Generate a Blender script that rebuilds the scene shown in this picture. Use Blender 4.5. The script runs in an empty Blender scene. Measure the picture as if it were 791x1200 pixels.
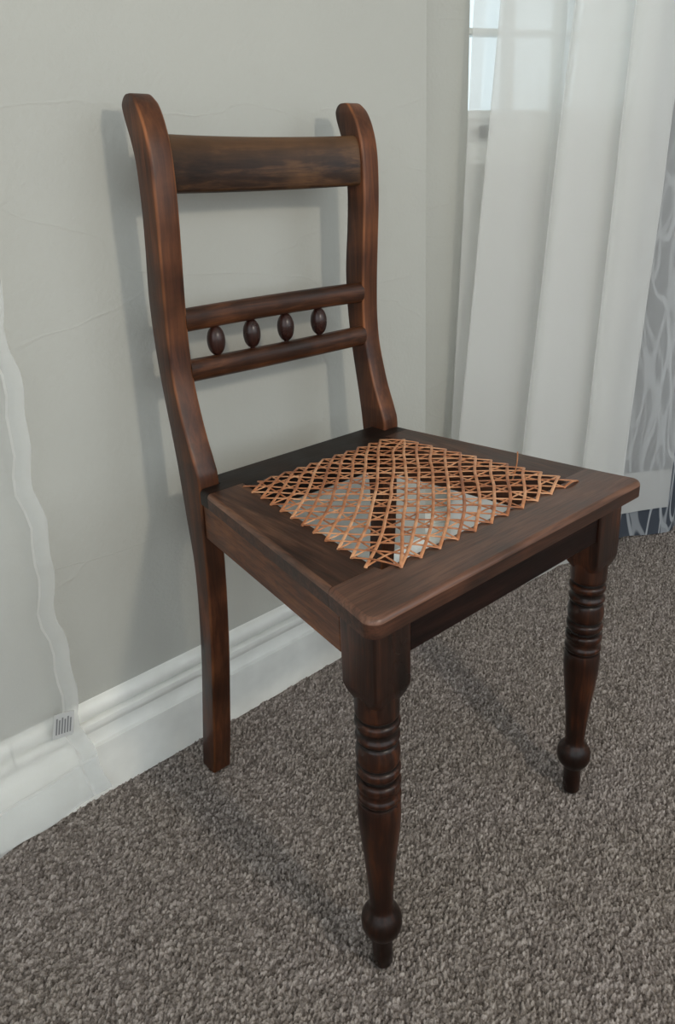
import bpy, bmesh, math, random
import numpy as np
from mathutils import Vector, Matrix, noise

random.seed(7)
SC = bpy.context.scene
COL = SC.collection

# ------------------------------------------------------------------ camera
cam_d = bpy.data.cameras.new('camera')
cam = bpy.data.objects.new('camera', cam_d)
COL.objects.link(cam)
CAM_P = Vector((-0.6148, -0.9021, 0.8222))
PITCH, ROLL, WANG = 0.3321, -0.0434, 0.7133          # solved from the photograph's own perspective
c_, s_ = math.cos(PITCH), math.sin(PITCH)
F0, U0, R0 = Vector((0, c_, -s_)), Vector((0, s_, c_)), Vector((1, 0, 0))
R1 = math.cos(ROLL) * R0 + math.sin(ROLL) * U0
U1 = -math.sin(ROLL) * R0 + math.cos(ROLL) * U0
MW = Matrix.Rotation(-WANG, 3, 'Z')
Rw, Uw, Fw = MW @ R1, MW @ U1, MW @ F0
cam.matrix_world = Matrix(((Rw.x, Uw.x, -Fw.x, CAM_P.x), (Rw.y, Uw.y, -Fw.y, CAM_P.y),
                           (Rw.z, Uw.z, -Fw.z, CAM_P.z), (0, 0, 0, 1)))
cam_d.sensor_fit = 'VERTICAL'
cam_d.sensor_height = 36
cam_d.lens = 871.04 / 1200 * 36
cam_d.shift_x = (395.5 - 381.5) / 1200
cam_d.shift_y = (518.8 - 600) / 1200
cam_d.clip_start = 0.02
SC.camera = cam

# ------------------------------------------------------------------ world, lights, exposure
w = bpy.data.worlds.new('world')
SC.world = w
w.use_nodes = True
bg = w.node_tree.nodes['Background']
bg.inputs[0].default_value = (0.87, 0.945, 1.0, 1)
bg.inputs[1].default_value = 1.7
SC.view_settings.view_transform = 'Standard'
SC.view_settings.look = 'None'
SC.view_settings.gamma = 1
SC.view_settings.use_curve_mapping = False
SC.view_settings.exposure = 0.2

lamp_d = bpy.data.lights.new('room_lamp', 'POINT')    # a bulb in the room, low and in front of the chair
lamp_d.energy = 15
lamp_d.color = (1.0, 0.90, 0.74)
lamp_d.shadow_soft_size = 0.04
lamp = bpy.data.objects.new('room_lamp', lamp_d)
lamp.location = (-0.15, -1.45, 1.18)
COL.objects.link(lamp)


# ------------------------------------------------------------------ helpers
def link(o, parent=None):
    COL.objects.link(o)
    if parent:
        o.parent = parent
    return o


def obj(name, bm, mat, parent=None, smooth=True, angle=40):
    me = bpy.data.meshes.new(name)
    bmesh.ops.recalc_face_normals(bm, faces=bm.faces)
    if smooth:
        ca = math.radians(angle)
        for f in bm.faces:
            f.smooth = True
        for e in bm.edges:
            if len(e.link_faces) == 2 and e.calc_face_angle(0) > ca:
                e.smooth = False
    bm.to_mesh(me)
    bm.free()
    if mat:
        me.materials.append(mat)
    return link(bpy.data.objects.new(name, me), parent)


def thing(name, label, cat, loc=(0, 0, 0), rz=0):
    o = bpy.data.objects.new(name, None)
    o.empty_display_size = 0.1
    o.location = loc
    o.rotation_euler = (0, 0, rz)
    o['label'] = label
    o['category'] = cat
    return link(o)


def struct(o):
    o['kind'] = 'structure'
    return o


def box(bm, a, b):
    vs = [bm.verts.new((x, y, z)) for z in (a[2], b[2]) for y in (a[1], b[1]) for x in (a[0], b[0])]
    for q in ((0, 2, 3, 1), (4, 5, 7, 6), (0, 1, 5, 4), (1, 3, 7, 5), (3, 2, 6, 7), (2, 0, 4, 6)):
        bm.faces.new([vs[i] for i in q])
    return vs


def loft(bm, rings, cap=True, closed=True):
    vr = [[bm.verts.new(p) for p in r] for r in rings]
    n = len(rings[0])
    for a, b in zip(vr, vr[1:]):
        for i in range(n if closed else n - 1):
            j = (i + 1) % n
            bm.faces.new((a[i], a[j], b[j], b[i]))
    if cap:
        bm.faces.new(vr[0][::-1])
        bm.faces.new(vr[-1])
    return vr


def lathe(bm, prof, cx=0, cy=0, seg=40):
    loft(bm, [[(cx + r * math.cos(2 * math.pi * k / seg), cy + r * math.sin(2 * math.pi * k / seg), z)
               for k in range(seg)] for z, r in prof])


def rrect(x0, x1, y0, y1, r, seg=3):
    """rounded rectangle outline, counter-clockwise"""
    r = min(r, (x1 - x0) * 0.49, (y1 - y0) * 0.49)
    out = []
    for cx, cy, a0 in ((x1 - r, y1 - r, 0), (x0 + r, y1 - r, 90), (x0 + r, y0 + r, 180), (x1 - r, y0 + r, 270)):
        for k in range(seg + 1):
            a = math.radians(a0 + 90 * k / seg)
            out.append((cx + r * math.cos(a), cy + r * math.sin(a)))
    return out


def spline(pts, per=8):
    """Catmull-Rom through tuples"""
    P = [np.array(p, float) for p in pts]
    P = [2 * P[0] - P[1]] + P + [2 * P[-1] - P[-2]]
    out = []
    for i in range(1, len(P) - 2):
        for k in range(per):
            t = k / per
            a, b, c, d = P[i - 1], P[i], P[i + 1], P[i + 2]
            out.append(0.5 * (2 * b + (c - a) * t + (2 * a - 5 * b + 4 * c - d) * t * t + (3 * b - a - 3 * c + d) * t ** 3))
    out.append(P[-2])
    return out


def interp(tab, x):
    xs = [t[0] for t in tab]
    return [float(np.interp(x, xs, [t[i] for t in tab])) for i in range(1, len(tab[0]))]


# ------------------------------------------------------------------ materials
def new_mat(name):
    m = bpy.data.materials.new(name)
    m.use_nodes = True
    nt = m.node_tree
    return m, nt, nt.nodes['Principled BSDF']


def node(nt, t, **kw):
    n = nt.nodes.new(t)
    for k, v in kw.items():
        setattr(n, k, v)
    return n


def lin(c):
    return tuple(((v / 255) / 12.92 if v <= 10 else ((v / 255 + 0.055) / 1.055) ** 2.4) for v in c) + (1,)


def ramp(nt, stops):
    r = node(nt, 'ShaderNodeValToRGB')
    el = r.color_ramp.elements
    while len(el) < len(stops):
        el.new(0.5)
    for e, (p, c) in zip(el, stops):
        e.position = p
        e.color = c
    return r


def wood(name, dark, mid, light, axis, rough=0.36, coat=0.08, wear_highlight=0.0, scale=1.0, spec=0.3, top=None, leg_darkening=False):
    m, nt, b = new_mat(name)
    L = nt.links.new
    tc = node(nt, 'ShaderNodeTexCoord')
    mp = node(nt, 'ShaderNodeMapping')
    sc = [60 * scale] * 3
    sc['xyz'.index(axis)] = 4.5 * scale
    mp.inputs['Scale'].default_value = sc
    L(tc.outputs['Object'], mp.inputs[0])
    n1 = node(nt, 'ShaderNodeTexNoise')
    n1.inputs['Scale'].default_value = 1.6
    n1.inputs['Detail'].default_value = 6
    n1.inputs['Roughness'].default_value = 0.62
    n1.inputs['Distortion'].default_value = 0.6
    L(mp.outputs[0], n1.inputs['Vector'])
    n2 = node(nt, 'ShaderNodeTexNoise')
    n2.inputs['Scale'].default_value = 14
    n2.inputs['Detail'].default_value = 4
    L(tc.outputs['Object'], n2.inputs['Vector'])
    mx = node(nt, 'ShaderNodeMath', operation='MULTIPLY_ADD')
    L(n2.outputs['Fac'], mx.inputs[0])
    mx.inputs[1].default_value = 0.75
    L(n1.outputs['Fac'], mx.inputs[2])
    sb = node(nt, 'ShaderNodeMath', operation='SUBTRACT')
    L(mx.outputs[0], sb.inputs[0])
    sb.inputs[1].default_value = 0.375
    cr = ramp(nt, [(0.22, dark), (0.50, mid), (0.80, light)])
    L(sb.outputs[0], cr.inputs[0])
    # fine dark pores running with the grain
    mp2 = node(nt, 'ShaderNodeMapping')
    sc2 = [420] * 3
    sc2['xyz'.index(axis)] = 22
    mp2.inputs['Scale'].default_value = sc2
    L(tc.outputs['Object'], mp2.inputs[0])
    n3 = node(nt, 'ShaderNodeTexNoise')
    n3.inputs['Scale'].default_value = 1
    n3.inputs['Detail'].default_value = 2
    L(mp2.outputs[0], n3.inputs['Vector'])
    pr = ramp(nt, [(0.36, (0.45, 0.45, 0.45, 1)), (0.52, (1, 1, 1, 1))])
    L(n3.outputs['Fac'], pr.inputs[0])
    mul = node(nt, 'ShaderNodeMix', data_type='RGBA', blend_type='MULTIPLY')
    mul.inputs[0].default_value = 0.55
    L(cr.outputs[0], mul.inputs[6])
    L(pr.outputs[0], mul.inputs[7])
    out = mul.outputs[2]
    # rubbed finish plus painted highlight on the front arrises (a mesh attribute marks them)
    if wear_highlight:
        at = node(nt, 'ShaderNodeAttribute', attribute_name='wear_highlight')
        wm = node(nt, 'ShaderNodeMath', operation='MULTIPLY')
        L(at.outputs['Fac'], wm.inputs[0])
        wm.inputs[1].default_value = wear_highlight
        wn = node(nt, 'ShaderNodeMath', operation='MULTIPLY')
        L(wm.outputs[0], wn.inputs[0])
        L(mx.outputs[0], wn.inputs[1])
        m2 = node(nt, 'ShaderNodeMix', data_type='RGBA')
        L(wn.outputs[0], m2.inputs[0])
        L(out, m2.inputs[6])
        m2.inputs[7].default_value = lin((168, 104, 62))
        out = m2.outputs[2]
    # shade painted into the turned grooves, plus a darker foot (marked on the mesh)
    if leg_darkening:
        ag = node(nt, 'ShaderNodeAttribute', attribute_name='leg_darkening')
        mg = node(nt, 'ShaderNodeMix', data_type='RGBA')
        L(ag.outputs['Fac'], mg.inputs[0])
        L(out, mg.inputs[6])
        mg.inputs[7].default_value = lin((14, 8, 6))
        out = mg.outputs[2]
    # a paler band along the top of the rail
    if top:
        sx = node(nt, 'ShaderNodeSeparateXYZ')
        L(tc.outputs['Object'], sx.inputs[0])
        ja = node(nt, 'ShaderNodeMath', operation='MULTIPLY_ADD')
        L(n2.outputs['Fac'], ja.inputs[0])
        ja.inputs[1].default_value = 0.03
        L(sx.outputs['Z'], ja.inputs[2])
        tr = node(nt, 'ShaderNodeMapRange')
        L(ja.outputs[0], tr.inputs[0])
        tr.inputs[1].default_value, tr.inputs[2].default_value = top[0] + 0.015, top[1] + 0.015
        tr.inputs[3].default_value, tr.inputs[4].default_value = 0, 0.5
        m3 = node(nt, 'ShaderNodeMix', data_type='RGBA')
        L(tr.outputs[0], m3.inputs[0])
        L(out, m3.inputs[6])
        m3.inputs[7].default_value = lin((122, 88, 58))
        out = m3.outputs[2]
    L(out, b.inputs['Base Color'])
    rr = node(nt, 'ShaderNodeMapRange')
    L(n2.outputs['Fac'], rr.inputs[0])
    rr.inputs[1].default_value, rr.inputs[2].default_value = 0.3, 0.7
    rr.inputs[3].default_value, rr.inputs[4].default_value = rough - 0.06, rough + 0.1
    L(rr.outputs[0], b.inputs['Roughness'])
    b.inputs['Coat Weight'].default_value = coat
    b.inputs['Coat Roughness'].default_value = 0.25
    b.inputs['Specular IOR Level'].default_value = spec
    bp = node(nt, 'ShaderNodeBump')
    bp.inputs['Strength'].default_value = 0.25
    bp.inputs['Distance'].default_value = 0.0006
    L(n3.outputs['Fac'], bp.inputs['Height'])
    L(bp.outputs[0], b.inputs['Normal'])
    return m


M = {}
M['post'] = wood('mahogany_post', lin((30, 15, 9)), lin((58, 30, 18)), lin((94, 52, 31)), 'z', wear_highlight=0.9)
M['seat_rim'] = wood('mahogany_seat_rim', lin((34, 19, 13)), lin((60, 35, 24)), lin((90, 56, 39)), 'y', rough=0.4)
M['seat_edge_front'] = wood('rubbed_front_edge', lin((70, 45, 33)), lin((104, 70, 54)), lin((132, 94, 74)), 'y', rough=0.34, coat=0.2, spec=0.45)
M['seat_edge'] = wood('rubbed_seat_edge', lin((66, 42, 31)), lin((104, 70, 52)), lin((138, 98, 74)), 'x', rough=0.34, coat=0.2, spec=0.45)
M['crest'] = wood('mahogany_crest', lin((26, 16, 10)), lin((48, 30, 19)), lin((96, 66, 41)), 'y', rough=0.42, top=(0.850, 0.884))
M['rail'] = wood('mahogany_rail', lin((32, 17, 10)), lin((60, 34, 20)), lin((98, 59, 36)), 'y')
M['ball'] = wood('mahogany_spindle', lin((32, 15, 12)), lin((47, 24, 19)), lin((62, 34, 26)), 'z', rough=0.28, coat=0.3)
M['seat_front'] = wood('mahogany_seat_front', lin((62, 40, 29)), lin((94, 64, 50)), lin((120, 87, 70)), 'y', rough=0.36, coat=0.25, spec=0.45)  # paler, pinkish base colour carries the sheen reflected off the curtains
M['seat_side'] = wood('mahogany_seat_side', lin((40, 24, 17)), lin((68, 43, 31)), lin((108, 76, 57)), 'x', rough=0.38, coat=0.12)
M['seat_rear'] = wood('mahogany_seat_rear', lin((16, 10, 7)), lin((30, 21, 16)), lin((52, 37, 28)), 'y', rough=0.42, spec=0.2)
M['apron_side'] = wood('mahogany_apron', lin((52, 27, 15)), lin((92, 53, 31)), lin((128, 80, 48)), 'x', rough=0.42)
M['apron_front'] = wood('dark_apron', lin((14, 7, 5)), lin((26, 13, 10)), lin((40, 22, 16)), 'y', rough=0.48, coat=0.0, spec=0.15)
M['leg'] = wood('mahogany_leg', lin((18, 8, 5)), lin((44, 22, 13)), lin((88, 47, 25)), 'z', rough=0.32, coat=0.1, spec=0.28, leg_darkening=True)


def m_wall(name, col, bump=0.35):
    m, nt, b = new_mat(name)
    L = nt.links.new
    tc = node(nt, 'ShaderNodeTexCoord')
    n1 = node(nt, 'ShaderNodeTexNoise')
    n1.inputs['Scale'].default_value = 3
    n1.inputs['Detail'].default_value = 4
    L(tc.outputs['Object'], n1.inputs['Vector'])
    c = lin(col)
    cr = ramp(nt, [(0.3, tuple(v * 0.95 for v in c[:3]) + (1,)), (0.7, c)])
    L(n1.outputs['Fac'], cr.inputs[0])
    L(cr.outputs[0], b.inputs['Base Color'])
    b.inputs['Roughness'].default_value = 0.62
    b.inputs['Specular IOR Level'].default_value = 0.3
    n2 = node(nt, 'ShaderNodeTexNoise')
    n2.inputs['Scale'].default_value = 170
    n2.inputs['Detail'].default_value = 3
    n3 = node(nt, 'ShaderNodeTexNoise')
    n3.inputs['Scale'].default_value = 22
    n3.inputs['Detail'].default_value = 5
    L(tc.outputs['Object'], n2.inputs['Vector'])
    L(tc.outputs['Object'], n3.inputs['Vector'])
    # a few long hairline cracks in the plaster
    mp = node(nt, 'ShaderNodeMapping')
    mp.inputs['Scale'].default_value = (0.9, 1, 2.6)
    mp.inputs['Location'].default_value = (0.31, 0, 0.42)
    L(tc.outputs['Object'], mp.inputs[0])
    nd = node(nt, 'ShaderNodeTexNoise')
    nd.inputs['Scale'].default_value = 6
    L(mp.outputs[0], nd.inputs['Vector'])
    mv = node(nt, 'ShaderNodeMix', data_type='RGBA', blend_type='LINEAR_LIGHT')
    mv.inputs[0].default_value = 0.06
    L(mp.outputs[0], mv.inputs[6])
    L(nd.outputs['Color'], mv.inputs[7])
    vo = node(nt, 'ShaderNodeTexVoronoi', feature='DISTANCE_TO_EDGE')
    vo.inputs['Scale'].default_value = 1.3
    L(mv.outputs[2], vo.inputs['Vector'])
    cl = node(nt, 'ShaderNodeMapRange')
    L(vo.outputs['Distance'], cl.inputs[0])
    cl.inputs[1].default_value, cl.inputs[2].default_value = 0.0, 0.006
    cl.inputs[3].default_value, cl.inputs[4].default_value = 0.5, 0.0
    a1 = node(nt, 'ShaderNodeMath', operation='MULTIPLY_ADD')
    L(n3.outputs['Fac'], a1.inputs[0])
    a1.inputs[1].default_value = 1.8
    L(n2.outputs['Fac'], a1.inputs[2])
    a2 = node(nt, 'ShaderNodeMath', operation='ADD')
    L(a1.outputs[0], a2.inputs[0])
    L(cl.outputs[0], a2.inputs[1])
    bp = node(nt, 'ShaderNodeBump')
    bp.inputs['Strength'].default_value = bump
    bp.inputs['Distance'].default_value = 0.002
    L(a2.outputs[0], bp.inputs['Height'])
    L(bp.outputs[0], b.inputs['Normal'])
    return m


M['wall'] = m_wall('wall_paint', (190, 190, 183))
M['ceiling'] = m_wall('ceiling_paint', (225, 225, 222), 0.1)


def m_plain(name, col, rough=0.4, **kw):
    m, nt, b = new_mat(name)
    tc = node(nt, 'ShaderNodeTexCoord')
    n = node(nt, 'ShaderNodeTexNoise')
    n.inputs['Scale'].default_value = 25
    n.inputs['Detail'].default_value = 4
    nt.links.new(tc.outputs['Object'], n.inputs['Vector'])
    c = lin(col)
    r = ramp(nt, [(0.3, tuple(v * 0.9 for v in c[:3]) + (1,)), (0.7, c)])
    nt.links.new(n.outputs['Fac'], r.inputs[0])
    nt.links.new(r.outputs[0], b.inputs['Base Color'])
    b.inputs['Roughness'].default_value = rough
    for k, v in kw.items():
        b.inputs[k].default_value = v
    return m


M['gloss_white'] = m_plain('gloss_white_paint', (246, 246, 240), 0.3)
M['metal'] = m_plain('grey_metal', (120, 118, 112), 0.4, Metallic=0.8)
M['label'] = m_plain('label_fabric', (206, 207, 206), 0.7)
M['label_ink'] = m_plain('label_ink', (128, 130, 132), 0.8)


def m_glass():
    m, nt, b = new_mat('window_glass')
    out = nt.nodes['Material Output']
    tr = node(nt, 'ShaderNodeBsdfTransparent')
    tr.inputs[0].default_value = (0.76, 0.80, 0.80, 1)
    gl = node(nt, 'ShaderNodeBsdfGlossy')
    gl.inputs['Roughness'].default_value = 0.02
    fr = node(nt, 'ShaderNodeFresnel')
    fr.inputs[0].default_value = 1.45
    mx = node(nt, 'ShaderNodeMixShader')
    nt.links.new(fr.outputs[0], mx.inputs[0])
    nt.links.new(tr.outputs[0], mx.inputs[1])
    nt.links.new(gl.outputs[0], mx.inputs[2])
    nt.links.new(mx.outputs[0], out.inputs[0])
    return m


M['glass'] = m_glass()


def m_sheer(name, col, open_):
    """open weave: part of the light goes straight through, part is scattered forward and back"""
    m, nt, b = new_mat(name)
    L = nt.links.new
    out = nt.nodes['Material Output']
    nt.nodes.remove(b)
    tr = node(nt, 'ShaderNodeBsdfTransparent')
    tl = node(nt, 'ShaderNodeBsdfTranslucent')
    df = node(nt, 'ShaderNodeBsdfDiffuse')
    for n in (tl, df):
        n.inputs[0].default_value = lin(col)
    m1 = node(nt, 'ShaderNodeMixShader')
    m1.inputs[0].default_value = 0.5
    L(tl.outputs[0], m1.inputs[1])
    L(df.outputs[0], m1.inputs[2])
    tc = node(nt, 'ShaderNodeTexCoord')
    mp = node(nt, 'ShaderNodeMapping')
    mp.inputs['Scale'].default_value = (900, 900, 260)
    L(tc.outputs['Object'], mp.inputs[0])
    n1 = node(nt, 'ShaderNodeTexNoise')
    n1.inputs['Scale'].default_value = 1
    n1.inputs['Detail'].default_value = 2
    L(mp.outputs[0], n1.inputs['Vector'])
    lw = node(nt, 'ShaderNodeLayerWeight')           # seen edge-on the weave closes up
    lw.inputs[0].default_value = 0.35
    mr = node(nt, 'ShaderNodeMapRange')
    L(n1.outputs['Fac'], mr.inputs[0])
    mr.inputs[1].default_value, mr.inputs[2].default_value = 0.3, 0.7
    mr.inputs[3].default_value, mr.inputs[4].default_value = 1 - open_ - 0.004, 1 - open_ + 0.004
    ad = node(nt, 'ShaderNodeMath', operation='MULTIPLY_ADD')
    L(lw.outputs['Facing'], ad.inputs[0])
    ad.inputs[1].default_value = 0.2
    ad.use_clamp = True
    L(mr.outputs[0], ad.inputs[2])
    m2 = node(nt, 'ShaderNodeMixShader')
    L(ad.outputs[0], m2.inputs[0])
    L(tr.outputs[0], m2.inputs[1])
    L(m1.outputs[0], m2.inputs[2])
    L(m2.outputs[0], out.inputs[0])
    return m


M['sheer'] = m_sheer('sheer_voile', (248, 248, 246), 0.52)
M['sheer_left'] = m_sheer('sheer_voile_left', (250, 252, 252), 0.72)


M['sheer_hem'] = m_sheer('sheer_voile_hem', (248, 248, 246), 0.72)
M['left_seam'] = m_sheer('sheer_voile_left_seam', (252, 252, 250), 0.55)
M['left_hem'] = m_sheer('sheer_voile_left_hem', (250, 252, 252), 0.70)


def m_print():
    m, nt, b = new_mat('leaf_print_fabric')
    L = nt.links.new
    tc = node(nt, 'ShaderNodeTexCoord')
    fac = None
    for k, (rot, sx, sz, th) in enumerate(((34, 27, 5, 0.018), (-38, 25, 4.5, 0.018), (66, 26, 5, 0.016))):
        mp = node(nt, 'ShaderNodeMapping')
        mp.inputs['Rotation'].default_value = (0, math.radians(rot), 0)
        mp.inputs['Scale'].default_value = (sx, 0.01, sz)
        mp.inputs['Location'].default_value = (k * 3.7, 0, k * 1.9)
        L(tc.outputs['Object'], mp.inputs[0])
        vo = node(nt, 'ShaderNodeTexNoise')
        vo.inputs['Scale'].default_value = 1
        vo.inputs['Detail'].default_value = 0
        L(mp.outputs[0], vo.inputs['Vector'])
        ab = node(nt, 'ShaderNodeMath', operation='SUBTRACT')
        L(vo.outputs['Fac'], ab.inputs[0])
        ab.inputs[1].default_value = 0.5
        ab2 = node(nt, 'ShaderNodeMath', operation='ABSOLUTE')
        L(ab.outputs[0], ab2.inputs[0])
        r = node(nt, 'ShaderNodeMapRange')
        L(ab2.outputs[0], r.inputs[0])
        r.inputs[1].default_value, r.inputs[2].default_value = th, th + 0.015
        r.inputs[3].default_value, r.inputs[4].default_value = 0.85 - 0.15 * k, 0
        if fac is None:
            fac = r.outputs[0]
        else:
            mx = node(nt, 'ShaderNodeMath', operation='MAXIMUM')
            L(fac, mx.inputs[0])
            L(r.outputs[0], mx.inputs[1])
            fac = mx.outputs[0]
    mix = node(nt, 'ShaderNodeMix', data_type='RGBA')
    L(fac, mix.inputs[0])
    mix.inputs[6].default_value = lin((62, 68, 78))
    mix.inputs[7].default_value = lin((178, 182, 186))
    L(mix.outputs[2], b.inputs['Base Color'])
    b.inputs['Roughness'].default_value = 0.85
    return m


M['print'] = m_print()


def m_carpet():
    m, nt, b = new_mat('carpet_wool')
    L = nt.links.new
    at = node(nt, 'ShaderNodeAttribute', attribute_name='tuft')
    tc = node(nt, 'ShaderNodeTexCoord')
    n1 = node(nt, 'ShaderNodeTexNoise')
    n1.inputs['Scale'].default_value = 620
    n1.inputs['Detail'].default_value = 4
    L(tc.outputs['Object'], n1.inputs['Vector'])
    n2 = node(nt, 'ShaderNodeTexNoise')
    n2.inputs['Scale'].default_value = 5
    n2.inputs['Detail'].default_value = 3
    L(tc.outputs['Object'], n2.inputs['Vector'])
    s1 = node(nt, 'ShaderNodeMath', operation='MULTIPLY_ADD')
    L(n1.outputs['Fac'], s1.inputs[0])
    s1.inputs[1].default_value = 0.65
    L(at.outputs['Fac'], s1.inputs[2])
    cr = ramp(nt, [(0.20, lin((63, 57, 54))), (0.52, lin((128, 119, 114))), (0.88, lin((190, 180, 174)))])
    L(s1.outputs[0], cr.inputs[0])
    mx = node(nt, 'ShaderNodeMix', data_type='RGBA', blend_type='MULTIPLY')
    mx.inputs[0].default_value = 0.5
    r2 = ramp(nt, [(0.35, (0.86, 0.86, 0.80, 1)), (0.65, (1, 1, 1, 1))])
    L(n2.outputs['Fac'], r2.inputs[0])
    L(cr.outputs[0], mx.inputs[6])
    L(r2.outputs[0], mx.inputs[7])
    L(mx.outputs[2], b.inputs['Base Color'])
    b.inputs['Roughness'].default_value = 0.95
    b.inputs['Specular IOR Level'].default_value = 0.1
    bp = node(nt, 'ShaderNodeBump')
    bp.inputs['Strength'].default_value = 0.9
    bp.inputs['Distance'].default_value = 0.0016
    L(n1.outputs['Fac'], bp.inputs['Height'])
    L(bp.outputs[0], b.inputs['Normal'])
    return m


M['carpet'] = m_carpet()


def m_cane():
    m, nt, b = new_mat('cane')
    L = nt.links.new
    tc = node(nt, 'ShaderNodeTexCoord')
    oi = node(nt, 'ShaderNodeObjectInfo')
    n1 = node(nt, 'ShaderNodeTexNoise')
    n1.inputs['Scale'].default_value = 60
    n1.inputs['Detail'].default_value = 4
    L(tc.outputs['Object'], n1.inputs['Vector'])
    ad = node(nt, 'ShaderNodeMath', operation='MULTIPLY_ADD')
    L(oi.outputs['Random'], ad.inputs[0])
    ad.inputs[1].default_value = 0.3
    L(n1.outputs['Fac'], ad.inputs[2])
    cr = ramp(nt, [(0.35, lin((140, 82, 50))), (0.62, lin((190, 124, 82))), (0.9, lin((222, 166, 124)))])
    L(ad.outputs[0], cr.inputs[0])
    L(cr.outputs[0], b.inputs['Base Color'])
    b.inputs['Roughness'].default_value = 0.38
    return m


M['cane'] = m_cane()

# ------------------------------------------------------------------ the room
# floor: wall-to-wall loop pile; real tufts where the camera can see them
def make_floor():
    x0, x1, y0, y1, st = -0.56, 1.22, -0.82, 0.06, 0.00112
    nx, ny = int((x1 - x0) / st) + 1, int((y1 - y0) / st) + 1
    X, Y = np.meshgrid(x0 + np.arange(nx) * st, y0 + np.arange(ny) * st)
    rng = np.random.default_rng(3)
    cxs, cys = 0.0048, 0.0024
    ang = math.radians(8)
    Xr = X * math.cos(ang) + Y * math.sin(ang)
    Yr = -X * math.sin(ang) + Y * math.cos(ang)
    wob = 0.003 * np.sin(Xr * 37) + 0.002 * np.sin(Xr * 91 + Yr * 40)
    Yr = Yr + wob
    gi, gj = np.floor(Xr / cxs).astype(int), np.floor(Yr / cys).astype(int)
    N = 2048
    jx, jy, hh, cc = (rng.random((N, N)) for _ in range(4))
    best = np.full(X.shape, 9.0)
    H = np.zeros(X.shape)
    Cc = np.zeros(X.shape)
    for di in (-1, 0, 1):
        for dj in (-1, 0, 1):
            a, b = (gi + di) % N, (gj + dj) % N
            px = (gi + di + 0.5 + (jx[a, b] - 0.5) * 0.9) * cxs
            py = (gj + dj + 0.5 + (jy[a, b] - 0.5) * 0.8) * cys
            ux, uy = (Xr - px), (Yr - py)
            th = (jx[b, a] - 0.5) * 0.9 + 0.15
            vx, vy = ux * np.cos(th) + uy * np.sin(th), -ux * np.sin(th) + uy * np.cos(th)
            d = (vx / cxs) ** 2 + (vy / cys) ** 2
            k = d < best
            best = np.where(k, d, best)
            H = np.where(k, hh[a, b], H)
            Cc = np.where(k, cc[a, b], Cc)
    Z = 0.0056 * np.sqrt(np.clip(1 - best * 2.3, 0, 1)) * (0.45 + 0.55 * H) + 0.0012 * H - 0.0068
    def lumps(sx, sy, seed):
        g = np.random.default_rng(seed).random((400, 400))
        u, v = Xr / sx + 200, Yr / sy + 200
        i, j = np.floor(u).astype(int), np.floor(v).astype(int)
        fu, fv = u - i, v - j
        fu, fv = fu * fu * (3 - 2 * fu), fv * fv * (3 - 2 * fv)
        return (g[i, j] * (1 - fu) + g[i + 1, j] * fu) * (1 - fv) + (g[i, j + 1] * (1 - fu) + g[i + 1, j + 1] * fu) * fv
    Z += 0.0030 * (lumps(0.022, 0.009, 5) - 0.6) + 0.0014 * (lumps(0.011, 0.006, 8) - 0.6)
    Z = np.minimum(Z, 0.0002)
    edge = np.minimum(np.minimum(X - x0, x1 - X), np.minimum(Y - y0, y1 - Y))
    Z = np.where(edge < 0.01, np.minimum(Z, -0.003), Z)
    co = np.stack([X, Y, Z], -1).reshape(-1, 3)
    idx = np.arange(nx * ny).reshape(ny, nx)
    q = np.stack([idx[:-1, :-1], idx[:-1, 1:], idx[1:, 1:], idx[1:, :-1]], -1).reshape(-1, 4)
    # plain apron beyond the tufted patch
    ex = np.array([(-2.4, -3.2, -0.003), (2.6, -3.2, -0.003), (2.6, 0.9, -0.003), (-2.4, 0.9, -0.003),
                   (x0, y0, -0.003), (x1, y0, -0.003), (x1, y1, -0.003), (x0, y1, -0.003)])
    b0 = len(co)
    co = np.concatenate([co, ex])
    q = np.concatenate([q, b0 + np.array([(0, 1, 5, 4), (1, 2, 6, 5), (2, 3, 7, 6), (3, 0, 4, 7)])])
    me = bpy.data.meshes.new('floor')
    me.vertices.add(len(co))
    me.vertices.foreach_set('co', co.astype(np.float32).ravel())
    me.loops.add(q.size)
    me.loops.foreach_set('vertex_index', q.astype(np.int32).ravel())
    me.polygons.add(len(q))
    me.polygons.foreach_set('loop_start', np.arange(0, q.size, 4, dtype=np.int32))
    me.polygons.foreach_set('loop_total', np.full(len(q), 4, dtype=np.int32))
    me.update(calc_edges=True)
    me.polygons.foreach_set('use_smooth', np.ones(len(q), dtype=bool))
    at = me.attributes.new('tuft', 'FLOAT', 'POINT')
    shade = (0.38 * Cc + 0.20 * H - 0.02).ravel()
    at.data.foreach_set('value', np.concatenate([shade, np.full(8, 0.4)]).astype(np.float32))
    me.materials.append(M['carpet'])
    return struct(link(bpy.data.objects.new('floor', me)))


make_floor()

# back wall behind the chair
XC = 0.41
bm = bmesh.new()
box(bm, (-2.4, -0.010, -0.02), (XC, 0.12, 2.55))
struct(obj('wall_back', bm, M['wall'], smooth=False))

# skirting: moulded profile (depth, height) extruded along the wall
PROF = [(0, 0), (0.020, 0), (0.020, 0.081), (0.0150, 0.0835), (0.0120, 0.090), (0.0095, 0.098), (0.0085, 0.1040), (0.0100, 0.1050),
        (0.0165, 0.1065), (0.0195, 0.111), (0.0205, 0.1165), (0.0195, 0.1215), (0.0150, 0.1240), (0.0090, 0.1245), (0.0090, 0.1265), (0.0150, 0.1285),
        (0.0170, 0.133), (0.0165, 0.140), (0.0135, 0.147), (0.0080, 0.152), (0, 0.154)]


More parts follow.
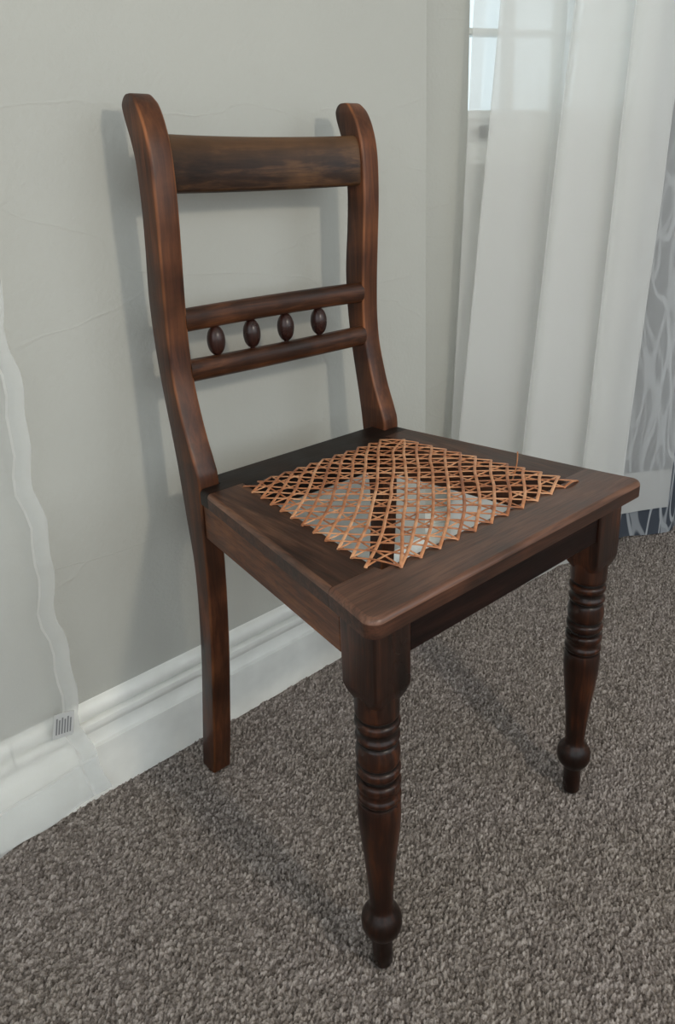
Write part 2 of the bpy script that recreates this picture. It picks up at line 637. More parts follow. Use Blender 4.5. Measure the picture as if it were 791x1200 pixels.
def skirting(name, p0, p1, nrm):
    bm = bmesh.new()
    loft(bm, [[(p[0] + nrm[0] * d, p[1] + nrm[1] * d, z - 0.004 if z == 0 else z) for d, z in PROF] for p in (p0, p1)])
    return struct(obj(name, bm, M['gloss_white'], angle=30))


skirting('baseboard_back', (-2.4, -0.004), (XC, -0.004), (0, -1))

# window wall: canted, standing back a little from the end of the back wall
WA = math.radians(-22)
WD = Vector((math.cos(WA), math.sin(WA), 0))
WN = Vector((math.sin(WA), -math.cos(WA), 0))         # into the room
WP = Vector((0.41, 0.10, 0))
S0, S1, Z0, Z1 = 0.178, 1.02, 0.850, 2.16             # the opening


def wpt(s, n, z):
    p = WP + WD * s + WN * n
    return (p.x, p.y, z)


def wbox(bm, s0, s1, n0, n1, z0, z1):
    pts = [wpt(s, n, z) for z in (z0, z1) for n in (n0, n1) for s in (s0, s1)]
    vs = [bm.verts.new(p) for p in pts]
    for q in ((0, 2, 3, 1), (4, 5, 7, 6), (0, 1, 5, 4), (1, 3, 7, 5), (3, 2, 6, 7), (2, 0, 4, 6)):
        bm.faces.new([vs[i] for i in q])


bm = bmesh.new()
wbox(bm, -0.06, S0, -0.14, 0, -0.02, 2.55)
wbox(bm, S1, 2.2, -0.14, 0, -0.02, 2.55)
wbox(bm, S0, S1, -0.14, 0, -0.02, Z0)
wbox(bm, S0, S1, -0.14, 0, Z1, 2.55)
struct(obj('wall_right', bm, M['wall'], smooth=False))
a, b = wpt(-0.0, 0, 0), wpt(2.2, 0, 0)
skirting('baseboard_right', a, b, (WN.x, WN.y))
bm = bmesh.new()
box(bm, (-2.4, -3.2, 2.55), (2.6, 0.9, 2.62))
struct(obj('ceiling', bm, M['ceiling'], smooth=False))
# the rest of the room: unseen walls and wide openings added to shape daylight
bm = bmesh.new()
for b0, b1 in (((-2.4, -3.32, -0.02), (2.6, -3.2, 0.55)), ((-2.4, -3.32, 2.40), (2.6, -3.2, 2.55)), ((-2.4, -3.32, 0.55), (-2.2, -3.2, 2.40)), ((2.4, -3.32, 0.55), (2.6, -3.2, 2.40))):
    box(bm, b0, b1)
struct(obj('wall_front', bm, M['wall'], smooth=False))
bm = bmesh.new()
for b0, b1 in (((-2.52, -3.32, -0.02), (-2.4, 0.12, 0.55)), ((-2.52, -3.32, 2.40), (-2.4, 0.12, 2.55)), ((-2.52, -3.32, 0.55), (-2.4, -3.0, 2.40)), ((-2.52, -0.4, 0.55), (-2.4, 0.12, 2.40))):
    box(bm, b0, b1)
struct(obj('wall_left', bm, M['wall'], smooth=False))
bm = bmesh.new()
box(bm, (2.6, -3.32, -0.02), (2.72, -0.70, 2.55))
struct(obj('wall_side', bm, M['wall'], smooth=False))

# window with small panes
win = bpy.data.objects.new('window_1', None)
win.location = wpt((S0 + S1) / 2, 0, Z0)
win['kind'] = 'structure'
link(win)


def wpart(name, mat, boxes, bev=0.0):
    bm = bmesh.new()
    for bx in boxes:
        wbox(bm, *bx)
    o = obj(name, bm, M[mat], smooth=False)
    o.parent = win
    o.matrix_parent_inverse = Matrix.Translation(-Vector(win.location))
    if bev:
        md = o.modifiers.new('bevel', 'BEVEL')
        md.width, md.segments = bev, 2
    return o


wpart('sill', 'gloss_white', [(S0 + 0.0005, S1 - 0.0005, -0.13, 0.003, Z0 - 0.001, Z0 + 0.008)], 0.003)
wpart('frame', 'gloss_white', [(S0, S0 + 0.004, -0.09, -0.01, Z0 + 0.006, Z1), (S1 - 0.02, S1, -0.09, 0.0, Z0 + 0.006, Z1),
                               (S0, S1, -0.09, 0.0, Z1 - 0.03, Z1), (S0, S1, -0.09, -0.02, Z0 + 0.006, Z0 + 0.040)], 0.002)
wpart('bottom_rail', 'gloss_white', [(S0 + 0.004, S1 - 0.02, -0.065, -0.030, Z0 + 0.042, 0.936),
                                     (S0 + 0.004, S1 - 0.02, -0.060, -0.022, 0.928, 0.945)], 0.002)
SM = [0.288 + 0.112 * k for k in range(6)]
ZM = [1.079 + 0.138 * k for k in range(8)]
ZM = [z for z in ZM if z < Z1 - 0.08]
SM = [s for s in SM if s < S1 - 0.06]
for s in SM:
    wpart('muntin', 'gloss_white', [(s - 0.006, s + 0.006, -0.062, -0.032, 0.945, Z1 - 0.03)], 0.0015)
for z in ZM:
    wpart('muntin', 'gloss_white', [(S0 + 0.004, S1 - 0.02, -0.060, -0.034, z - 0.0055, z + 0.0055)], 0.0015)
wpart('latch', 'metal', [(0.204, 0.240, -0.030, -0.010, 0.902, 0.912), (0.216, 0.228, -0.030, -0.004, 0.896, 0.918)], 0.002)
sl = [S0 + 0.004] + SM + [S1 - 0.02]
zl = [0.945] + ZM + [Z1 - 0.03]
for sa, sb in zip(sl, sl[1:]):
    for za, zb in zip(zl, zl[1:]):
        wpart('pane', 'glass', [(sa, sb, -0.049, -0.046, za, zb)])

# ------------------------------------------------------------------ the chair
CH = Vector((0, -0.163, 0))
CYAW = math.radians(-91.6045)
HS = 0.4725                                            # top of the seat
D, WF, WR = 0.35784, 0.4512, 0.3506
chair = thing('dining_chair', 'dark mahogany side chair with cane seat, beaded back rail and turned front legs', 'chair', CH, CYAW)

# back posts: rear leg and back upright in one sawn sweep (z, back u, front u)
POST = [(0.000, -0.0860, -0.0530), (0.060, -0.0765, -0.0425), (0.125, -0.0660, -0.0335), (0.200, -0.0545, -0.0235), (0.280, -0.0465, -0.0155),
        (0.355, -0.0440, -0.0110), (0.420, -0.0515, -0.0100), (0.478, -0.0580, -0.0075), (0.500, -0.0610, -0.0130), (0.530, -0.0660, -0.0250),
        (0.560, -0.0715, -0.0345), (0.600, -0.0785, -0.0440), (0.640, -0.0835, -0.0475), (0.680, -0.0855, -0.0470), (0.713, -0.0850, -0.0455),
        (0.760, -0.0800, -0.0425), (0.805, -0.0770, -0.0400), (0.850, -0.0780, -0.0405), (0.875, -0.0830, -0.0435), (0.893, -0.0895, -0.0485),
        (0.907, -0.0950, -0.0545), (0.917, -0.0970, -0.0610), (0.9235, -0.0965, -0.0670), (0.9275, -0.0935, -0.0720), (0.9290, -0.0900, -0.0765)]


def post(side):
    bm = bmesh.new()
    lay = bm.verts.layers.float.new('wear_highlight')
    sm = spline(POST, 4)
    rings = []
    va, vb = (-WR / 2, -WR / 2 + 0.030) if side < 0 else (WR / 2 - 0.030, WR / 2)
    for z, ub, uf in sm:
        r = 0.0035
        sh = 0.0
        if z > 0.918:
            sh = (z - 0.918) / 0.011 * 0.003
        rings.append([(u, v, z) for u, v in rrect(ub, uf, va + sh, vb - sh, r, 3)])
    vr = loft(bm, rings)
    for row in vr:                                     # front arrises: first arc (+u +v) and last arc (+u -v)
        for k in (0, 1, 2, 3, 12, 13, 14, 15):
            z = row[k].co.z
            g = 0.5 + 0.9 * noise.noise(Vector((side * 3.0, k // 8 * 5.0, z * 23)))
            row[k][lay] = max(0, g) * (1.0 if k in (1, 2, 13, 14) else 0.35) * (1.0 if z > 0.5 else 0.45)  # patchy rubbed finish with the ridge highlight painted in
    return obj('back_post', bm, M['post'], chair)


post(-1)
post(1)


def bowed_rail(name, mat, half, prof, u_end, bow, zmid_drop=0.0, n=24):
    """cross-section prof [(du, dz)] swept across the back on a shallow bow"""
    bm = bmesh.new()
    rings = []
    for k in range(n + 1):
        v = -half + 2 * half * k / n
        q = 1 - (v / half) ** 2
        rings.append([(u_end - bow * q + du, v, dz - zmid_drop * q) for du, dz in prof])
    loft(bm, rings)
    return obj(name, bm, M[mat], chair)


# crest rail: flat-faced, rolled over at the top
pr = [(0.000, 0.823), (0.0015, 0.826), (0.002, 0.850), (0.000, 0.868), (-0.003, 0.878), (-0.007, 0.884), (-0.012, 0.886), (-0.017, 0.884),
      (-0.020, 0.878), (-0.021, 0.850), (-0.020, 0.826), (-0.017, 0.822), (-0.004, 0.821)]
bowed_rail('crest_rail', 'crest', 0.1475, pr, -0.0475, 0.014, 0.0015)


def oval(cz, h, d, n=20, p=0.8):
    out = []
    for k in range(n):
        a = 2 * math.pi * k / n
        ca, sa = math.cos(a), math.sin(a)
        out.append((-d / 2 + d / 2 * math.copysign(abs(ca) ** p, ca), cz + h / 2 * math.copysign(abs(sa) ** p, sa)))
    return out


bowed_rail('back_rail', 'rail', 0.1475, oval(0.6735, 0.029, 0.022), -0.0465, 0.008)
bowed_rail('back_rail', 'rail', 0.1475, oval(0.6105, 0.0285, 0.022), -0.0440, 0.008, 0.003)
for v in (-0.100, -0.0425, 0.0145, 0.072):
    bm = bmesh.new()
    prof = [(0.6200, 0.0030), (0.6230, 0.0035)]
    for k in range(1, 20):
        a = math.pi * k / 20
        prof.append((0.6415 - 0.0192 * math.cos(a), 0.0118 * math.sin(a) ** 0.9))
    prof += [(0.6602, 0.0035), (0.6630, 0.0030)]
    lathe(bm, prof, -0.0560 - 0.008 * (1 - (v / 0.1475) ** 2), v, 28)
    obj('spindle_bead', bm, M['ball'], chair)


# seat frame: four flat boards, rounded on the outside
def side_v(u, inset=0.0):
    return WR / 2 + (WF - WR) / 2 * (u / D) - inset


def board(name, mat, outline, outer, z0=0.4530, z1=HS, r=0.0055, edge=None):
    """outline polygon (u,v) ccw; outer = set of edge indices that are rounded over"""
    bm = bmesh.new()
    lo = [bm.verts.new((u, v, z0)) for u, v in outline]
    hi = [bm.verts.new((u, v, z1)) for u, v in outline]
    n = len(outline)
    bm.faces.new(lo[::-1])
    bm.faces.new(hi)
    for i in range(n):
        j = (i + 1) % n
        bm.faces.new((lo[i], lo[j], hi[j], hi[i])).material_index = 2 if i in outer and edge else 0
    wl = bm.edges.layers.float.new('bevel_weight_edge')
    for i in range(n):
        j = (i + 1) % n
        e = bm.edges.get((hi[i], hi[j]))
        e[wl] = 1.0 if i in outer else 0.0
        e = bm.edges.get((lo[i], lo[j]))
        e[wl] = 0.0
    o = obj(name, bm, M[mat], chair)
    md = o.modifiers.new('bevel', 'BEVEL')
    md.limit_method = 'WEIGHT'
    md.width, md.segments = r, 4
    md.use_clamp_overlap = True
    if edge:
        o.data.materials.append(M[edge])
        o.data.materials.append(M['seat_rim'])
        md.material = 1
    return o


# cane field: hole quad, in chair coordinates
RL, RF, FN, FF = (0.025, -0.131), (0.021, 0.131), (0.3060, -0.1665), (0.3045, 0.1655)
UJ0, UJ1 = 0.0135, 0.2880                              # where the side boards meet rear and front boards
OP = 0.0085                                            # opening starts this far inside the holes


def arc(cx, cy, r, a0, a1, n=6):
    return [(cx + r * math.cos(math.radians(a0 + (a1 - a0) * k / n)), cy + r * math.sin(math.radians(a0 + (a1 - a0) * k / n))) for k in range(n + 1)]


rc = 0.013
vf = side_v(D)
iv = 0.1655 - OP                                       # half width of the opening at the front
ivr = 0.131 - OP + 0.002
ufo = 0.305 - OP
# front board runs full width; it carries the front edge of the opening as a shallow rebate
slope = (WF - WR) / 2 / D
front = [(UJ1, -side_v(UJ1))] + arc(D - rc, -vf + rc, rc, -90 - math.degrees(math.atan(slope)) + 8, 0, 6) + \
        arc(D - rc, vf - rc, rc, 0, 90 + math.degrees(math.atan(slope)) - 8, 6) + [(UJ1, side_v(UJ1)), (UJ1, iv), (ufo, iv - 0.002), (ufo, -iv + 0.002), (UJ1, -iv)]
no = len(front)
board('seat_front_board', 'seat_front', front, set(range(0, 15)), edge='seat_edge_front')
for sgn in (-1, 1):
    vi1 = iv - (0.305 - UJ1) * 0.13
    ol = [(UJ0, sgn * ivr), (UJ1 - 0.0004, sgn * iv), (UJ1 - 0.0004, sgn * side_v(UJ1)), (UJ0, sgn * side_v(UJ0))]
    if sgn > 0:
        board('seat_side_board', 'seat_side', ol, {2}, edge='seat_edge')
    else:
        board('seat_side_board', 'seat_side', ol[::-1], {0}, edge='seat_edge')
p0, p1 = WR / 2, WR / 2 - 0.0305
rear = [(UJ0 - 0.0004, -side_v(UJ0)), (UJ0 - 0.0004, -ivr), (0.0315, -ivr + 0.002), (0.0285, ivr - 0.002), (UJ0 - 0.0004, ivr), (UJ0 - 0.0004, side_v(UJ0)),
        (-0.0065, p0), (-0.0065, p1), (-0.040, p1), (-0.040, -p1), (-0.0065, -p1), (-0.0065, -p0)]
board('seat_rear_board', 'seat_rear', rear, {5, 8, 11}, r=0.006)

# aprons under the boards
def apron(name, mat, pts):
    bm = bmesh.new()
    zs = (0.4035, 0.4532)
    lo = [bm.verts.new((u, v, zs[0])) for u, v in pts]
    hi = [bm.verts.new((u, v, zs[1])) for u, v in pts]
    bm.faces.new(lo[::-1])
    bm.faces.new(hi)
    for i in range(4):
        j = (i + 1) % 4
        bm.faces.new((lo[i], lo[j], hi[j], hi[i]))
    o = obj(name, bm, M[mat], chair)
    md = o.modifiers.new('bevel', 'BEVEL')
    md.width, md.segments = 0.0018, 2
    return o


UB0, UB1 = D - 0.040 - 0.024, D - 0.040 + 0.024        # leg block, fore and aft
VB = WF / 2 - 0.040                                    # leg axis
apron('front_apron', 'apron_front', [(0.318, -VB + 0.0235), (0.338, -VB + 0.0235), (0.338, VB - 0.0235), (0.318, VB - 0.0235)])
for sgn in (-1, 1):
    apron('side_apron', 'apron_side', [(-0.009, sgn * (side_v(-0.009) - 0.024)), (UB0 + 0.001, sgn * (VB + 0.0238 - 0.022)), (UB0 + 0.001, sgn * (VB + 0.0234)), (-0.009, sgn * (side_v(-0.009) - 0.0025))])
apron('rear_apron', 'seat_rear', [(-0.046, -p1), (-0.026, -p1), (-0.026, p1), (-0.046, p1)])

# turned front legs
LEG = [(-0.001, 0.0075), (0.0005, 0.0100), (0.004, 0.0114), (0.0203, 0.0115), (0.040, 0.0117), (0.0440, 0.0130), (0.0470, 0.0165), (0.0520, 0.0200),
       (0.0580, 0.0221), (0.0650, 0.0225), (0.0710, 0.0215), (0.0770, 0.0186), (0.0815, 0.0150), (0.0850, 0.0132), (0.0913, 0.0127), (0.1125, 0.0139),
       (0.1356, 0.0156), (0.1584, 0.0175), (0.1762, 0.0195), (0.1982, 0.0217), (0.2110, 0.0225), (0.2230, 0.0226), (0.2300, 0.0222), (0.2318, 0.0216),
       (0.2328, 0.0198), (0.2342, 0.0196), (0.2352, 0.0214), (0.2368, 0.0226), (0.2392, 0.0230), (0.2414, 0.0226), (0.2428, 0.0214), (0.2440, 0.0209),
       (0.2470, 0.0208), (0.2495, 0.0213), (0.2510, 0.0223), (0.2540, 0.0230), (0.2572, 0.0230), (0.2596, 0.0222), (0.2608, 0.0206), (0.2616, 0.0184),
       (0.2640, 0.0180), (0.2650, 0.0190), (0.2672, 0.0212), (0.2696, 0.0224), (0.2722, 0.0229), (0.2748, 0.0227), (0.2770, 0.0217), (0.2780, 0.0198), (0.2796, 0.0194),
       (0.2806, 0.0204), (0.2830, 0.0215), (0.2880, 0.0224), (0.2930, 0.0226), (0.2980, 0.0222), (0.3025, 0.0211), (0.3045, 0.0203), (0.3055, 0.0190),
       (0.3075, 0.0188), (0.3086, 0.0204), (0.3104, 0.0218), (0.3126, 0.0225), (0.3146, 0.0220), (0.3160, 0.0206), (0.3190, 0.0198), (0.3222, 0.0199), (0.3240, 0.0210),
       (0.3258, 0.0223), (0.3284, 0.0230), (0.3310, 0.0227), (0.3328, 0.0214), (0.3338, 0.0192), (0.3358, 0.0188), (0.3368, 0.0204), (0.3388, 0.0219),
       (0.3420, 0.0223), (0.3573, 0.0224), (0.3660, 0.0224), (0.3720, 0.0224)]


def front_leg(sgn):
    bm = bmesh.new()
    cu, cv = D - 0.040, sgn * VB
    lay = bm.verts.layers.float.new('leg_darkening')
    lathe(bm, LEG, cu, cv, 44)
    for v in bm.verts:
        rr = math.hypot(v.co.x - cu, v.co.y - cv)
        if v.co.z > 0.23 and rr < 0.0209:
            v[lay] = min(1.0, (0.0209 - rr) / 0.0012)  # shade painted into the grooves between the rings
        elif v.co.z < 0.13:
            v[lay] = min(0.6, (0.13 - v.co.z) / 0.06 * 0.6)  # darker towards the foot
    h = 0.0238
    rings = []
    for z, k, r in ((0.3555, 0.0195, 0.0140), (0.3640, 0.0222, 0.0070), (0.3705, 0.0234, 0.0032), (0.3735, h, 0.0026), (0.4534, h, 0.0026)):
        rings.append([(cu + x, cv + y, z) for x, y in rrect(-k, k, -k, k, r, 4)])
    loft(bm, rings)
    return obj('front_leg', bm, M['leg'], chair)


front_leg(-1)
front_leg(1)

# cane: each strand a flattened strip laid hole to hole
NC = 12


def field(a, b):
    """a: front->rear 0..NC, b: near->far 0..NC  ->  (u, v)"""
    s, t = 1 - a / NC, b / NC
    n = (RL[0] * (1 - s) + FN[0] * s, RL[1] * (1 - s) + FN[1] * s)
    f = (RF[0] * (1 - s) + FF[0] * s, RF[1] * (1 - s) + FF[1] * s)
    return (n[0] * (1 - t) + f[0] * t, n[1] * (1 - t) + f[1] * t)


rnd = random.Random(11)


def strand(path, width, thick, zoff, weave, phase):
    """path in field coords; ends dive into the wood"""
    pts = []
    n = len(path)
    for i, (a, b) in enumerate(path):
        u, v = field(a, b)
        z = HS + zoff + weave * math.sin(phase + i * math.pi)
        if i in (1, n - 2):
            z = HS + 0.0022 + 0.4 * (zoff - 0.0012)
        pts.append((u, v, z))
    (u0, v0, _), (u1, v1, _) = pts[0], pts[-1]
    pts[0] = (u0, v0, HS + 0.0010)
    pts[-1] = (u1, v1, HS + 0.0010)
    P = [Vector(p) for p in spline(pts, 3)]
    d0, d1 = (P[1] - P[0]).normalized(), (P[-1] - P[-2]).normalized()
    P = [P[0] - d0 * 0.0012 + Vector((0, 0, -0.0050))] + P + [P[-1] + d1 * 0.0012 + Vector((0, 0, -0.0050))]
    bm = bmesh.new()
    rings = []
    for i, p in enumerate(P):
        t = (P[min(i + 1, len(P) - 1)] - P[max(i - 1, 0)])
        t.normalize()
        side = t.cross(Vector((0, 0, 1)))
        if side.length < 1e-4:
            side = Vector((1, 0, 0))
        side.normalize()
        up = side.cross(t)
        rings.append([tuple(p + side * (width / 2 * x) + up * (thick / 2 * y)) for x, y in
                      ((1, 0), (0.7, 0.8), (0, 1), (-0.7, 0.8), (-1, 0), (-0.6, -0.8), (0.6, -0.8))])
    loft(bm, rings)
    return obj('cane_strand', bm, M['cane'], chair, angle=80)


J = lambda s=0.05: rnd.uniform(-s, s)
for k in range(1, NC):                                  # front-to-back and side-to-side strands
    strand([(a, k + (J() if 0 < a < NC else 0)) for a in range(NC + 1)], 0.0026, 0.0013, 0.0012, 0.0009, k * math.pi)
for k in range(1, NC):
    strand([(k + (J() if 0 < b < NC else 0), b) for b in range(NC + 1)], 0.0026, 0.0013, 0.0019, 0.0009, (k + 1) * math.pi)


def diag(s, rising, width, z):
    """lines b - a = s (rising) or b + a = s, s half-integer; the ends pulled to the nearest hole"""
    # the strand runs corner hole to corner hole and is pushed half a cell aside by the weave in between
    lo = s - 0.5 if rising else s - 0.5
    up = s + 0.5
    def ends(c):
        if rising:
            a0, a1 = max(0, -c), min(NC, NC - c)
            return (a0, a0 + c), (a1, a1 + c)
        a0, a1 = max(0, c - NC), min(NC, c)
        return (a0, c - a0), (a1, c - a1)
    (p0, _), (_, p1) = ends(lo), ends(up)
    if rising and p0 == (0, 0):
        p0 = (0, 1)
    if rising and p1 == (NC, NC):
        p1 = (NC - 1, NC)
    n = max(2, int(round(max(abs(p1[0] - p0[0]), abs(p1[1] - p0[1])))))
    pts = [p0]
    for i in range(1, n):
        t = i / n
        a = p0[0] + (p1[0] - p0[0]) * t
        b = p0[1] + (p1[1] - p0[1]) * t
        c = (b - a) if rising else (b + a)
        e = (s - c) * (0.75 if 1 < i < n - 1 else 0.35)  # pull towards the half-cell line
        a, b = (a - e / 2, b + e / 2) if rising else (a + e / 2, b + e / 2)
        pts.append((a + J(0.03), b + J(0.03)))
    pts.append(p1)
    strand(pts, width, 0.0015, z, 0.0007, rnd.choice((0, math.pi)))


for k in range(-NC + 1, NC):
    diag(k + 0.5, True, 0.0038, 0.0040)
for k in range(1, 2 * NC - 1):
    diag(k + 0.5, False, 0.0028, 0.0031)
# loose end of cane standing up out of the weave
bm = bmesh.new()
ub, vb_ = 0.236, 0.131
P = [Vector((ub + 0.004 * math.sin(t * 2.2), vb_ + 0.003 * t, HS - 0.006 + 0.036 * t)) for t in [k / 8 for k in range(9)]]
rings = []
for i, p in enumerate(P):
    a = i * 0.12
    e, f = Vector((math.cos(a), math.sin(a), 0)), Vector((-math.sin(a), math.cos(a), 0))
    rings.append([tuple(p + e * (0.0008 * x) + f * (0.0017 * y)) for x, y in ((1, 0), (0.7, 0.7), (0, 1), (-0.7, 0.7), (-1, 0), (-0.7, -0.7), (0, -1), (0.7, -0.7))])
loft(bm, rings)
o = obj('cane_strand', bm, M['cane'], chair, angle=80)
o['label'] = 'loose cane end standing up out of the seat weave'

# ------------------------------------------------------------------ curtains
def cloth(name, parent, mat, path, P0, dv, nv, zb, zt, rows, wob, zref=1.1, off=0.0, s_rng=None, z_rng=None):
    """path: (s, n, k, zbottom); s leans by k per metre of drop"""
    sm = spline(path, 10)
    if s_rng:
        sm = sm[s_rng[0]:s_rng[1]]
    bm = bmesh.new()
    grid = []
    for i in range(rows + 1):
        q = i / rows
        row = []
        for s, n, k, z0 in sm:
            z_lo, z_hi = (z0, zt) if not z_rng else (z0 + z_rng[0], z0 + z_rng[1])
            z = z_lo + (z_hi - z_lo) * (q ** 1.15)
            ss = s + k * (z - zref)
            g = noise.noise(Vector((ss * 9, z * 3.1, 1.7))) * wob + noise.noise(Vector((ss * 28, z * 11, 5.2))) * wob * 0.3
            p = P0 + dv * ss + nv * (n + g + off)
            row.append(bm.verts.new((p.x, p.y, z)))
        grid.append(row)
    for a, b in zip(grid, grid[1:]):
        for j in range(len(a) - 1):
            bm.faces.new((a[j], a[j + 1], b[j + 1], b[j]))
    o = obj(name, bm, mat, parent, angle=80)
    if parent:
        o.matrix_parent_inverse = Matrix.Translation(-Vector(parent.location))
    return o


CA = math.radians(-20)
CD = Vector((math.cos(CA), math.sin(CA), 0))
CN = Vector((math.sin(CA), -math.cos(CA), 0))
CP = Vector((0.47, -0.03, 0))
rp = [(0.064, -0.060, 0.042, 0.002), (0.086, -0.056, 0.043, 0.002), (0.140, -0.048, 0.060, 0.002), (0.200, -0.050, 0.074, 0.002), (0.258, -0.042, 0.076, 0.002),
      (0.262, -0.034, 0.076, 0.002), (0.190, -0.018, 0.080, 0.002), (0.104, -0.016, 0.085, 0.002), (0.094, -0.022, 0.085, 0.002), (0.150, -0.030, 0.079, 0.002), (0.235, -0.026, 0.072, 0.002),
      (0.320, -0.020, 0.055, 0.002), (0.410, -0.022, 0.048, 0.002), (0.414, -0.018, 0.048, 0.002), (0.330, -0.014, 0.060, 0.002), (0.262, -0.012, 0.074, 0.002), (0.258, -0.008, 0.074, 0.002), (0.330, -0.006, 0.060, 0.002), (0.412, -0.006, 0.048, 0.002), (0.416, 0.000, 0.048, 0.002), (0.330, 0.000, 0.060, 0.002), (0.232, 0.008, 0.077, 0.002), (0.210, 0.022, 0.078, 0.002), (0.220, 0.034, 0.078, 0.002),
      (0.262, 0.030, 0.070, 0.005), (0.322, 0.012, 0.054, 0.010), (0.356, 0.002, 0.046, 0.020), (0.366, 0.008, 0.045, 0.030), (0.340, 0.022, 0.045, 0.040), (0.328, 0.038, 0.045, 0.050), (0.344, 0.046, 0.045, 0.060), (0.398, 0.036, 0.047, 0.075),
      (0.432, 0.034, 0.049, 0.090), (0.450, 0.030, 0.050, 0.095), (0.450, 0.020, 0.050, 0.095), (0.420, 0.012, 0.048, 0.095), (0.380, 0.006, 0.046, 0.095), (0.378, -0.004, 0.046, 0.095), (0.430, -0.006, 0.04, 0.095), (0.500, 0.002, 0.026, 0.095), (0.571, 0.006, 0.000, 0.088)]
loc = CP + CD * 0.3
cur = thing('sheer_curtain', 'white sheer voile curtain hanging in pleats in front of the window, behind the chair', 'curtain', (loc.x, loc.y, 0))
cloth('drape', cur, M['sheer'], rp, CP, CD, CN, 0, 2.3, 60, 0.004)
cloth('side_hem', cur, M['sheer_hem'], rp, CP, CD, CN, 0, 2.3, 60, 0.004, off=-0.0015, s_rng=(0, 11))
cloth('bottom_hem', cur, M['sheer'], rp, CP, CD, CN, 0, 2.3, 4, 0.004, off=-0.0015, z_rng=(0.0, 0.095))

# printed blackout curtain behind the sheer
dp = [(0.435, 0.000, 0.03, 0.000), (0.455, 0.012, 0.03, 0.0), (0.490, 0.004, 0.03, 0.0), (0.530, -0.008, 0.02, 0.0), (0.575, 0.010, 0.01, 0.0), (0.620, 0.016, 0, 0.0), (0.665, -0.006, 0, 0.0),
      (0.71, -0.006, 0, 0.0), (0.75, 0.014, 0, 0.0), (0.80, 0.0, 0, 0.0), (0.85, 0.014, 0, 0.0), (0.9, 0.0, 0, 0.0)]
DP = CP - CN * 0.045
loc = DP + CD * 0.65
dcur = thing('printed_curtain', 'dark grey-blue curtain printed with pale leaf strokes, reaching the carpet at the right edge', 'curtain', (loc.x, loc.y, 0))
cloth('drape', dcur, M['print'], dp, DP, CD, CN, 0, 2.3, 50, 0.003)

# left sheer hanging against the back wall
lp = [(-0.330, 0.000, 0.0, 0.014), (-0.360, 0.004, 0.0, 0.012), (-0.400, 0.012, 0.0, 0.010), (-0.440, 0.008, 0.0, 0.006), (-0.480, 0.022, 0.0, 0.002), (-0.53, 0.030, 0, 0.002), (-0.57, 0.012, 0, 0.002),
      (-0.62, 0.034, 0, 0.002), (-0.68, 0.040, 0, 0.002), (-0.73, 0.014, 0, 0.002), (-0.8, 0.04, 0, 0.002), (-0.88, 0.012, 0, 0.002), (-0.95, 0.04, 0, 0.002), (-1.05, 0.012, 0, 0.002)]
LPp = Vector((0, -0.034, 0))
lcur = thing('sheer_curtain', 'white sheer curtain with a care label, hanging over the skirting at the left edge', 'curtain', (-0.65, -0.04, 0))


def flare(o):
    for v in o.data.vertices:
        if v.co.z < 0.25 and v.co.x > -0.5:
            t = (0.25 - v.co.z) / 0.25
            v.co.x += 0.026 * t ** 1.8 * max(0, (v.co.x + 0.5) / 0.17)
            v.co.y -= 0.006 * t
        # loose bulges along the free edge
        if v.co.x > -0.42:
            v.co.x += 0.004 * math.sin(v.co.z * 34) + 0.003 * math.sin(v.co.z * 71 + 1)
        if v.co.z < 0.30:
            t = (0.30 - v.co.z) / 0.30
            v.co.y += (-0.031 - v.co.y) * min(1, t * 1.5) * 0.85
            v.co.y = min(v.co.y, -0.0275)
        # tugged hem
        if v.co.z < 0.14 and v.co.x < -0.3:
            v.co.y -= 0.006 * (0.5 + 0.5 * math.sin(v.co.x * 60)) * (0.14 - v.co.z) / 0.14
    return o


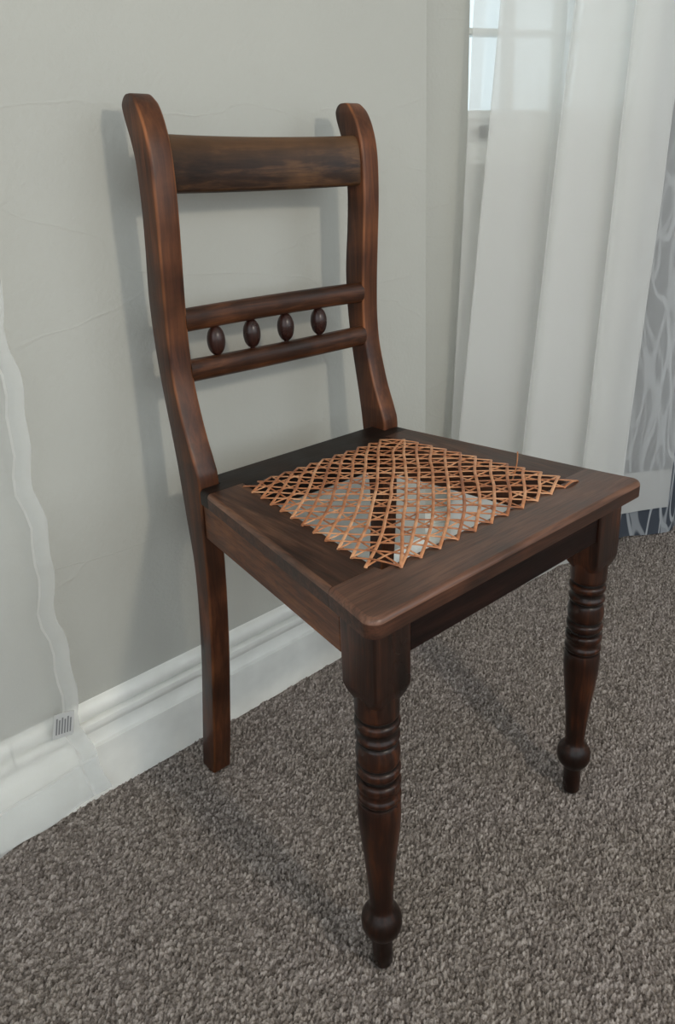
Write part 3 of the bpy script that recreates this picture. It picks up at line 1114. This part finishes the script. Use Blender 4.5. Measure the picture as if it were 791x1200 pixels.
left_dv = Vector((1, 0, 0))
left_nv = Vector((0, -1, 0))
flare(cloth('drape', lcur, M['sheer_left'], lp, LPp, left_dv, left_nv, 0, 2.3, 90, 0.006))
flare(cloth('side_hem', lcur, M['left_hem'], lp, LPp, left_dv, left_nv, 0, 2.3, 90, 0.006, off=0.0012, s_rng=(0, 8)))
flare(cloth('hem_seam', lcur, M['left_seam'], lp, LPp, left_dv, left_nv, 0, 2.3, 90, 0.006, off=0.0020, s_rng=(7, 9)))
flare(cloth('hem_seam', lcur, M['left_seam'], lp, LPp, left_dv, left_nv, 0, 2.3, 1, 0.006, off=0.0020, z_rng=(0.060, 0.064)))
flare(cloth('bottom_hem', lcur, M['left_hem'], lp, LPp, left_dv, left_nv, 0, 2.3, 10, 0.006, off=0.0012, z_rng=(0.0, 0.062)))
bm = bmesh.new()
lx, ly, lz, tw = -0.372, -0.0415, 0.142, math.radians(-12)
def lab(x, z, d):
    return (lx + x * math.cos(tw) - z * math.sin(tw), ly - d, lz + x * math.sin(tw) + z * math.cos(tw))
for z0_, z1_ in ((0, 1),):
    vs = [bm.verts.new(lab(x, z, d)) for d in (0, 0.0006) for x, z in ((0, 0), (0.028, 0), (0.028, 0.036), (0, 0.036))]
    for q in ((0, 1, 2, 3), (4, 5, 6, 7), (0, 1, 5, 4), (1, 2, 6, 5), (2, 3, 7, 6), (3, 0, 4, 7)):
        bm.faces.new([vs[i] for i in q])
lb = obj('care_label', bm, M['label'], lcur, smooth=False)
lb.matrix_parent_inverse = Matrix.Translation(-Vector(lcur.location))
lb['label'] = 'small white care label with grey print'
bm = bmesh.new()
for k in range(6):
    x0_ = 0.0035 + 0.0038 * k
    vs = [bm.verts.new(lab(x, z, 0.0009)) for x, z in ((x0_, 0.006), (x0_ + 0.0020, 0.006), (x0_ + 0.0020, 0.030 - 0.003 * (k % 2)), (x0_, 0.030 - 0.003 * (k % 2)))]
    bm.faces.new(vs)
li = obj('label_print', bm, M['label_ink'], lb, smooth=False)
